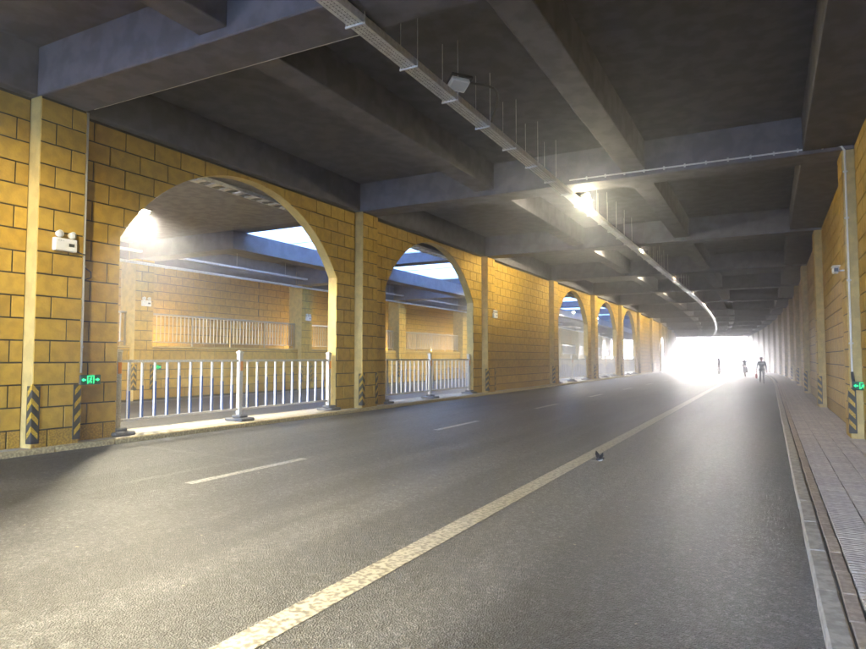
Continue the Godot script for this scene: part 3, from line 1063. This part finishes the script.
func cable_tray():
	var o = thing("cable_tray", "long galvanised cable tray hung under the ceiling beams", "cable tray")
	var X := -4.17
	var Y := 5.30
	var s = -12.0
	var slot = bx(Vector3.ZERO, Vector3(0.16, 0.002, 0.018))
	var i := 0
	while s < 118.0:
		var t = frame(s + 1.0)
		var st = mb()
		box(st, Vector3(0, 0, 0), Vector3(0.20, 0.008, 1.996), 0.0)
		box(st, Vector3(-0.101, 0.05, 0), Vector3(0.004, 0.10, 1.996))
		box(st, Vector3(0.101, 0.05, 0), Vector3(0.004, 0.10, 1.996))
		var q = part("channel", st, M.galvanised, o)
		q.transform = t * Transform3D(Basis.IDENTITY, Vector3(X, Y, 0))
		if s > 2.0 and s < 16.0:
			st = mb()
			for u in 40:
				for w in [-0.05, 0.0, 0.05]:
					box(st, Vector3(w, -0.0052, -0.975 + u * 0.05), Vector3(0.010, 0.0016, 0.026))
			part("slots", st, M.hole_dark, q)
		s += 2.0
	# cables lying in the tray
	var st = mb()
	s = -12.0
	while s < 118.0:
		for w in [-0.05, 0.0, 0.06]:
			tube(st, pt(X + w, Y + 0.03, s), pt(X + w, Y + 0.03, s + 4.0), 0.022, -1, 6, false)
		s += 4.0
	part("cables", st, M.cable_black, o)
	s = 1.0
	while s < 116.0:
		var over_beam = fposmod(s - S0, PITCH) < PW + 0.02
		var h = 0.12 if over_beam else 0.90
		st = mb()
		box(st, Vector3(0, -0.018, 0), Vector3(0.28, 0.022, 0.022))
		for sx in [-0.13, 0.13]:
			tube(st, Vector3(sx, -0.03, 0), Vector3(sx, h, 0), 0.0075, -1, 5)
		part("hanger", st, M.galvanised, o).transform = frame(s) * Transform3D(Basis.IDENTITY, Vector3(X, Y, 0))
		s += 1.25

# ---------------------------------------------------------------- small things on the road
func road_details():
	var st = mb()
	for i in 150:
		var x = rng.randf_range(-9.4, 0.1)
		var s = 3.0 + 22.0 * pow(rng.randf(), 1.4)
		var r = rng.randf_range(0.004, 0.017)
		var c = Vector3(x, yroad(x) + 0.006, -s)
		var a0 = rng.randf() * TAU
		var ps = []
		for j in 5:
			var a = a0 + TAU * j / 5.0
			ps.append(c + Vector3(cos(a) * r * rng.randf_range(0.6, 1.8), rng.randf_range(-0.003, 0.004), sin(a) * r * rng.randf_range(0.6, 1.2)))
		for j in 5:
			tri(st, c + Vector3(0, 0.006, 0), ps[j], ps[(j + 1) % 5], Vector3.UP)
	var o = part("road_grit", st, mat("grit", lin(0.28, 0.26, 0.22), 0.9), self)
	tag(o, "scattered pale grit and leaf flakes on the asphalt", "grit", "", "stuff")
	bird()
func bird():
	var sh = Vector3(-2.05, yroad(-2.05), -8.7)
	var o = thing("bird", "small black and white bird flying low over the road beside the cream line", "bird", Transform3D(Basis(Vector3.UP, -0.9), sh + Vector3(0, 0.22, 0)).scaled_local(Vector3.ONE * 0.85))
	var white = mat("feather_white", lin(0.70, 0.70, 0.68), 0.8)
	var black = mat("feather_black", lin(0.02, 0.02, 0.022), 0.7)
	var st = mb()
	ball(st, Vector3.ZERO, Vector3(0.028, 0.026, 0.058), 12, 8)
	ball(st, Vector3(0, 0.014, -0.062), Vector3(0.020, 0.019, 0.022), 10, 8)
	tube(st, Vector3(0, 0.013, -0.080), Vector3(0, 0.010, -0.098), 0.005, 0.001, 6)
	part("body", st, black, o)
	st = mb()
	ball(st, Vector3(0, -0.007, -0.008), Vector3(0.026, 0.023, 0.050), 10, 8)
	part("belly", st, white, o)
	for sx in [-1.0, 1.0]:
		st = mb()
		var pts = [Vector3(sx * 0.020, 0.012, -0.030), Vector3(sx * 0.075, 0.065, -0.035), Vector3(sx * 0.125, 0.120, -0.005), Vector3(sx * 0.085, 0.070, 0.030), Vector3(sx * 0.022, 0.010, 0.030)]
		for dy in [0.0, 0.004]:
			for j in [[0, 1, 4], [1, 3, 4], [1, 2, 3]]:
				var n = Vector3(-sx * 0.6, 0.8, 0) * (1.0 if dy > 0.0 else -1.0)
				tri(st, pts[j[0]] + Vector3(0, dy, 0), pts[j[1]] + Vector3(0, dy, 0), pts[j[2]] + Vector3(0, dy, 0), n)
		part("wing", st, black, o)
	st = mb()
	for dx in [-0.012, 0.0, 0.012]:
		box(st, Vector3(dx * 1.2, 0.002 + absf(dx) * 0.1, 0.085), Vector3(0.011, 0.003, 0.075))
	part("tail", st, black, o)

# ---------------------------------------------------------------- people: one skin over a skeleton of tapered bones
func skin(bones: Array, cell: float, k := 0.035) -> ArrayMesh:
	var lo = Vector3.ONE * 1e9
	var hi = -lo
	for b in bones:
		var r = maxf(b[2], b[3]) + cell * 2.0
		for p in [b[0], b[1]]:
			lo = lo.min(p - Vector3.ONE * r)
			hi = hi.max(p + Vector3.ONE * r)
	var n = Vector3i(((hi - lo) / cell).ceil()) + Vector3i.ONE
	var f := PackedFloat32Array()
	f.resize(n.x * n.y * n.z)
	f.fill(1.0)
	var who := PackedInt32Array()
	who.resize(n.x * n.y * n.z)
	var best := PackedFloat32Array()
	best.resize(n.x * n.y * n.z)
	best.fill(9.0)
	for bi in bones.size():
		var b = bones[bi]
		var A: Vector3 = b[0]
		var B: Vector3 = b[1]
		var r = maxf(b[2], b[3]) + k + cell * 2.0
		var i0 = Vector3i(((A.min(B) - Vector3.ONE * r - lo) / cell).floor()).max(Vector3i.ZERO)
		var i1 = Vector3i(((A.max(B) + Vector3.ONE * r - lo) / cell).ceil()).min(n - Vector3i.ONE)
		var ab = B - A
		var l2 = maxf(ab.length_squared(), 1e-8)
		var sq: Vector3 = b[5] if b.size() > 5 else Vector3.ONE
		for z in range(i0.z, i1.z + 1):
			for y in range(i0.y, i1.y + 1):
				for x in range(i0.x, i1.x + 1):
					var p = lo + Vector3(x, y, z) * cell
					var t = clampf((p - A).dot(ab) / l2, 0.0, 1.0)
					var d = ((p - (A + ab * t)) / sq).length() - lerpf(b[2], b[3], t)
					var id = (z * n.y + y) * n.x + x
					var o = f[id]
					var h = clampf(0.5 + 0.5 * (o - d) / k, 0.0, 1.0)
					f[id] = lerpf(o, d, h) - k * h * (1.0 - h) if o < 0.9 else minf(o, d)
					if d < best[id]:
						best[id] = d
						who[id] = bi
	var vid := {}
	var V := PackedVector3Array()
	var C := PackedColorArray()
	for z in n.z - 1:
		for y in n.y - 1:
			for x in n.x - 1:
				var id = (z * n.y + y) * n.x + x
				var acc = Vector3.ZERO
				var cnt := 0
				var vals = []
				var offs = []
				for q in 8:
					var dx = q & 1
					var dy = (q >> 1) & 1
					var dz = (q >> 2) & 1
					vals.append(f[((z + dz) * n.y + y + dy) * n.x + x + dx])
					offs.append(Vector3(dx, dy, dz))
				for e in [[0, 1], [2, 3], [4, 5], [6, 7], [0, 2], [1, 3], [4, 6], [5, 7], [0, 4], [1, 5], [2, 6], [3, 7]]:
					var va = vals[e[0]]
					var vb = vals[e[1]]
					if (va < 0.0) != (vb < 0.0):
						acc += offs[e[0]].lerp(offs[e[1]], va / (va - vb))
						cnt += 1
				if cnt:
					vid[id] = V.size()
					V.append(lo + (Vector3(x, y, z) + acc / cnt) * cell)
					C.append(bones[who[id]][4])
	var N := PackedVector3Array()
	N.resize(V.size())
	var I := PackedInt32Array()
	var stride = [1, n.x, n.x * n.y]
	for z in range(1, n.z - 1):
		for y in range(1, n.y - 1):
			for x in range(1, n.x - 1):
				var id = (z * n.y + y) * n.x + x
				for ax in 3:
					var a = f[id]
					var b = f[id + stride[ax]]
					if (a < 0.0) == (b < 0.0): continue
					var u = stride[(ax + 1) % 3]
					var w = stride[(ax + 2) % 3]
					var q = [id, id - u, id - u - w, id - w]
					if not (vid.has(q[0]) and vid.has(q[1]) and vid.has(q[2]) and vid.has(q[3])): continue
					var t = [vid[q[0]], vid[q[1]], vid[q[2]], vid[q[3]]]
					if a < 0.0: t.reverse()
					I.append_array(PackedInt32Array([t[0], t[1], t[2], t[0], t[2], t[3]]))
	for i in range(0, I.size(), 3):
		var nn = (V[I[i + 2]] - V[I[i]]).cross(V[I[i + 1]] - V[I[i]])
		for j in 3: N[I[i + j]] += nn
	for i in N.size(): N[i] = N[i].normalized()
	var arr := []
	arr.resize(Mesh.ARRAY_MAX)
	arr[Mesh.ARRAY_VERTEX] = V
	arr[Mesh.ARRAY_NORMAL] = N
	arr[Mesh.ARRAY_COLOR] = C
	arr[Mesh.ARRAY_INDEX] = I
	var m := ArrayMesh.new()
	m.add_surface_from_arrays(Mesh.PRIMITIVE_TRIANGLES, arr)
	return m
func hand_bones(w: Vector3, dir: Vector3, out: Vector3, sk_c: Color) -> Array:
	# palm, four fingers and a thumb from the wrist w
	var d = dir.normalized()
	var o = (out - d * out.dot(d)).normalized()
	var curl = d.cross(o)
	var r = [[w, w + d * 0.075, 0.026, 0.030, sk_c]]
	for i in 4:
		var b = w + d * 0.075 + o * (0.030 - 0.020 * i)
		var l = [0.036, 0.042, 0.040, 0.030][i]
		r.append([b, b + d * l + curl * 0.008, 0.0095, 0.009, sk_c])
		r.append([b + d * l + curl * 0.008, b + d * l * 1.75 + curl * 0.024, 0.009, 0.008, sk_c])
	r.append([w + d * 0.025 + o * 0.02, w + d * 0.062 + o * 0.050, 0.011, 0.010, sk_c])
	r.append([w + d * 0.062 + o * 0.050, w + d * 0.092 + o * 0.052, 0.010, 0.008, sk_c])
	return r
func head_bones(c: Vector3, sk_c: Color, hair: Color) -> Array:
	# c is the middle of the head, facing local -z
	return [
		[c + Vector3(0, 0.02, 0.01), c + Vector3(0, 0.03, 0.015), 0.088, 0.088, sk_c],
		[c + Vector3(0, -0.02, -0.02), c + Vector3(0, -0.085, -0.035), 0.066, 0.045, sk_c],
		[c + Vector3(0, 0.0, -0.095), c + Vector3(0, -0.03, -0.108), 0.011, 0.015, sk_c],
		[c + Vector3(-0.082, -0.01, 0.01), c + Vector3(-0.086, 0.02, 0.015), 0.014, 0.018, sk_c],
		[c + Vector3(0.082, -0.01, 0.01), c + Vector3(0.086, 0.02, 0.015), 0.014, 0.018, sk_c],
		[c + Vector3(-0.03, 0.012, -0.079), c + Vector3(-0.04, 0.012, -0.077), 0.010, 0.010, Color(0.03, 0.03, 0.03)],
		[c + Vector3(0.03, 0.012, -0.079), c + Vector3(0.04, 0.012, -0.077), 0.010, 0.010, Color(0.03, 0.03, 0.03)],
		[c + Vector3(-0.022, -0.066, -0.076), c + Vector3(0.022, -0.066, -0.076), 0.009, 0.009, Color(0.32, 0.13, 0.10)],
		[c + Vector3(0, 0.055, 0.025), c + Vector3(0, 0.0, 0.055), 0.090, 0.070, hair],
	]
func people():
	var vc = mat("skin_and_cloth", Color.WHITE, 0.85)
	vc.vertex_color_use_as_albedo = true
	var flesh = Color(0.42, 0.25, 0.17)
	var hair = Color(0.02, 0.018, 0.016)
	# --- pedestrian walking towards the camera on the road beside the kerb
	var top = Color(0.16, 0.17, 0.21)
	var leg = Color(0.10, 0.11, 0.15)
	var shoe = Color(0.05, 0.05, 0.05)
	var B = []
	var hip = Vector3(0, 0.90, 0)
	var neck = Vector3(0, 1.38, 0.02)
	B.append([hip + Vector3(-0.07, 0, 0), hip + Vector3(0.07, 0, 0), 0.115, 0.115, leg])
	B.append([hip + Vector3(0, 0.08, 0), Vector3(0, 1.16, 0.01), 0.135, 0.14, top])
	B.append([Vector3(-0.07, 1.2, 0.01), Vector3(0.07, 1.2, 0.01), 0.12, 0.12, top])
	B.append([Vector3(-0.15, 1.34, 0.02), Vector3(0.15, 1.34, 0.02), 0.065, 0.065, top])
	B.append([neck, neck + Vector3(0, 0.09, -0.01), 0.052, 0.050, flesh])
	B.append_array(head_bones(Vector3(0, 1.545, -0.01), flesh, hair))
	# legs mid-stride: left forward, right back
	for q in [[-1.0, -0.16, -0.30, 0.02], [1.0, 0.02, 0.26, 0.06]]:
		var h0 = hip + Vector3(q[0] * 0.085, -0.04, 0)
		var kn = Vector3(q[0] * 0.09, 0.48, q[1] - 0.06)
		var an = Vector3(q[0] * 0.09, 0.09 + (q[3] if q[0] > 0 else 0.0), q[2])
		B.append([h0, kn, 0.085, 0.058, leg])
		B.append([kn, an, 0.056, 0.042, leg])
		B.append([an + Vector3(0, -0.045, 0.03), an + Vector3(0, -0.055, -0.15), 0.040, 0.034, shoe])
	# arms: one swings, one carries the bag
	var hands = []
	for q in [[-1.0, -0.12], [1.0, 0.14]]:
		var sh = Vector3(q[0] * 0.20, 1.33, 0.02)
		var el = Vector3(q[0] * 0.26, 1.06, q[1] * 0.4 + 0.03)
		var wr = Vector3(q[0] * 0.28, 0.83, q[1])
		B.append([sh, el, 0.056, 0.044, top])
		B.append([el, wr, 0.042, 0.030, top])
		B.append_array(hand_bones(wr, (wr - el), Vector3(0, 0, -1), flesh))
		hands.append(wr)
	var gp = pt(-0.42, yroad(-0.42), 46.0)
	var t = Transform3D(Basis(Vector3.UP, PI + 0.05), gp)
	var o = thing("person", "pedestrian in dark grey clothes walking beside the kerb with a red bag", "person", t)
	part("body", skin(B, 0.016), vc, o, Vector3(0, 0.0, 0))
	var bag = thing("shopping_bag", "red shopping bag hanging from the pedestrian's hand", "bag", t)
	var red = mat("bag_red", lin(0.50, 0.07, 0.06), 0.6)
	var st = mb()
	var c = hands[1] + Vector3(0.03, -0.38, 0)
	box(st, c, Vector3(0.13, 0.30, 0.30), 0.04)
	part("sack", st, red, bag)
	st = mb()
	for dz in [-0.07, 0.07]:
		tube(st, c + Vector3(0, 0.14, dz), hands[1] + Vector3(0.0, -0.08, 0), 0.008, -1, 6)
	part("handles", st, red, bag)
	rider("moped", Vector3(-1.55, 0, 62.0), Color(0.035, 0.05, 0.13), Color(0.03, 0.035, 0.06), vc, flesh, 0.05)
	rider("bicycle", Vector3(-3.75, 0, 66.0), Color(0.13, 0.14, 0.16), Color(0.05, 0.055, 0.07), vc, flesh, -0.06)
	rider("bicycle", Vector3(-3.0, 0, 92.0), Color(0.20, 0.20, 0.21), Color(0.08, 0.08, 0.09), vc, flesh, 0.0)
var n_rider := 0
func rider(kind: String, at: Vector3, top: Color, leg: Color, vc, flesh, turn: float):
	n_rider += 1
	var f = frame(at.z)
	var gp = pt(at.x, yroad(at.x), at.z)
	var t = Transform3D(f.basis * Basis(Vector3.UP, PI + turn), gp)
	var moped = kind == "moped"
	var vl = "dark blue moped ridden towards the camera in the tunnel mouth" if moped else ("bicycle ridden beside the moped in the tunnel mouth" if n_rider == 2 else "distant pale bicycle right at the tunnel mouth")
	var o = thing(kind, vl, kind, t)
	var dark = M.rubber_black
	var paint = mat("vehicle_paint%d" % n_rider, Color(top.r, top.g, top.b).linear_to_srgb() if not moped else lin(0.04, 0.07, 0.20), 0.3)
	var wr = 0.23 if moped else 0.33
	var wb = 0.63 if moped else 0.52
	for sz in [-1.0, 1.0]:
		var wc = Vector3(0, wr, sz * wb)
		var st = mb()
		var tr_ = 0.055 if moped else 0.022
		for i in 22:
			var a0 = TAU * i / 22
			var a1 = TAU * (i + 1) / 22
			tube(st, wc + Vector3(0, cos(a0), sin(a0)) * (wr - tr_), wc + Vector3(0, cos(a1), sin(a1)) * (wr - tr_), tr_, -1, 6, false)
		var w = part("wheel", st, dark, o)
		st = mb()
		if moped:
			tube(st, wc - Vector3(0.03, 0, 0), wc + Vector3(0.03, 0, 0), wr - 0.09, -1, 16)
		else:
			for i in 9: tube(st, wc, wc + Vector3(0, cos(TAU * i / 9), sin(TAU * i / 9)) * (wr - 0.03), 0.003, -1, 4, false)
			tube(st, wc - Vector3(0.03, 0, 0), wc + Vector3(0.03, 0, 0), 0.025, -1, 8)
		part("rim", st, M.galvanised, w)
	var seat_y = 0.78 if moped else 0.90
	var bar_y = 1.03 if moped else 1.02
	var st = mb()
	if moped:
		box(st, Vector3(0, 0.62, -0.50), Vector3(0.40, 0.60, 0.10), 0.05, Basis(Vector3.RIGHT, 0.35))
		part("front_shield", st, paint, o)
		st = mb()
		box(st, Vector3(0, 0.30, -0.12), Vector3(0.32, 0.07, 0.62), 0.03)
		part("floorboard", st, dark, o)
		st = mb()
		box(st, Vector3(0, 0.52, 0.42), Vector3(0.30, 0.36, 0.66), 0.10)
		part("rear_body", st, paint, o)
		st = mb()
		box(st, Vector3(0, 0.74, 0.34), Vector3(0.28, 0.10, 0.66), 0.045)
		part("seat", st, dark, o)
		st = mb()
		box(st, Vector3(0, 0.98, 0.74), Vector3(0.38, 0.34, 0.34), 0.04)
		part("top_box", st, dark, o)
		st = mb()
		ball(st, Vector3(0, 0.90, -0.52), Vector3(0.11, 0.09, 0.06), 12, 8)
		part("headlight", st, M.lens_clear, o)
		st = mb()
		box(st, Vector3(0, 0.48, -0.64), Vector3(0.15, 0.06, 0.34), 0.025)
		part("mudguard", st, paint, o)
	else:
		for q in [[Vector3(0, wr, 0.52), Vector3(0, 0.30, 0.05)], [Vector3(0, 0.30, 0.05), Vector3(0, 0.82, 0.20)], [Vector3(0, 0.30, 0.05), Vector3(0, 0.80, -0.36)], [Vector3(0, 0.78, 0.19), Vector3(0, 0.84, -0.35)], [Vector3(0, wr, 0.52), Vector3(0, 0.78, 0.19)]]:
			tube(st, q[0], q[1], 0.018, -1, 8)
		part("frame", st, paint, o)
		st = mb()
		box(st, Vector3(0, 0.86, 0.22), Vector3(0.15, 0.06, 0.26), 0.025)
		part("saddle", st, dark, o)
		st = mb()
		box(st, Vector3(0, 0.80, -0.62), Vector3(0.34, 0.24, 0.26), 0.02)
		part("basket", st, M.plastic_grey, o)
	st = mb()
	tube(st, Vector3(-0.04, wr, -wb), Vector3(-0.04, bar_y - 0.08, -0.40), 0.02, -1, 8)
	tube(st, Vector3(0.04, wr, -wb), Vector3(0.04, bar_y - 0.08, -0.40), 0.02, -1, 8)
	part("fork", st, M.galvanised, o)
	st = mb()
	pipe(st, [Vector3(-0.33, bar_y, -0.30), Vector3(-0.12, bar_y, -0.40), Vector3(0.12, bar_y, -0.40), Vector3(0.33, bar_y, -0.30)], 0.016, 8)
	part("handlebar", st, dark, o)
	if moped:
		for sx in [-1.0, 1.0]:
			st = mb()
			tube(st, Vector3(sx * 0.22, bar_y, -0.36), Vector3(sx * 0.30, bar_y + 0.20, -0.34), 0.008, -1, 6)
			ball(st, Vector3(sx * 0.32, bar_y + 0.23, -0.34), Vector3(0.07, 0.05, 0.02), 10, 6)
			part("mirror", st, dark, o)
	# the rider
	var B = []
	var hip = Vector3(0, seat_y + 0.10, 0.22)
	var chest = Vector3(0, seat_y + 0.46, 0.14)
	var sh_y = seat_y + 0.58
	B.append([hip + Vector3(-0.07, 0, 0), hip + Vector3(0.07, 0, 0), 0.115, 0.115, leg])
	B.append([hip + Vector3(0, 0.06, 0), chest, 0.13, 0.135, top])
	B.append([chest + Vector3(-0.07, 0.02, 0), chest + Vector3(0.07, 0.02, 0), 0.115, 0.115, top])
	B.append([Vector3(-0.15, sh_y, 0.12), Vector3(0.15, sh_y, 0.12), 0.065, 0.065, top])
	B.append([Vector3(0, sh_y + 0.03, 0.12), Vector3(0, sh_y + 0.12, 0.10), 0.052, 0.05, flesh])
	B.append_array(head_bones(Vector3(0, sh_y + 0.21, 0.09), flesh, Color(0.03, 0.03, 0.04)))
	for sx in [-1.0, 1.0]:
		var el = Vector3(sx * 0.30, seat_y + 0.33, -0.02)
		var wrist = Vector3(sx * 0.28, bar_y + 0.03, -0.24)
		B.append([Vector3(sx * 0.20, sh_y - 0.01, 0.12), el, 0.056, 0.044, top])
		B.append([el, wrist, 0.042, 0.030, top])
		B.append_array(hand_bones(wrist, Vector3(0, -0.25, -1), Vector3(-sx, 0, 0), flesh))
		var kn
		var an
		if moped:
			kn = Vector3(sx * 0.15, 0.80, -0.22)
			an = Vector3(sx * 0.13, 0.42, -0.14)
		else:
			kn = Vector3(sx * 0.13, 0.72 if sx > 0 else 0.58, -0.16 if sx > 0 else -0.08)
			an = Vector3(sx * 0.13, 0.40 if sx > 0 else 0.18, 0.06 if sx > 0 else 0.10)
		B.append([hip + Vector3(sx * 0.085, -0.02, -0.02), kn, 0.088, 0.062, leg])
		B.append([kn, an, 0.058, 0.044, leg])
		B.append([an + Vector3(0, -0.045, 0.04), an + Vector3(0, -0.05, -0.14), 0.04, 0.034, Color(0.03, 0.03, 0.03)])
	var p = thing("person", "rider in dark blue on the moped" if moped else ("cyclist in grey leaning over the bicycle beside the moped" if n_rider == 2 else "distant cyclist in pale grey at the tunnel mouth"), "person", t)
	part("body", skin(B, 0.02), vc, p)
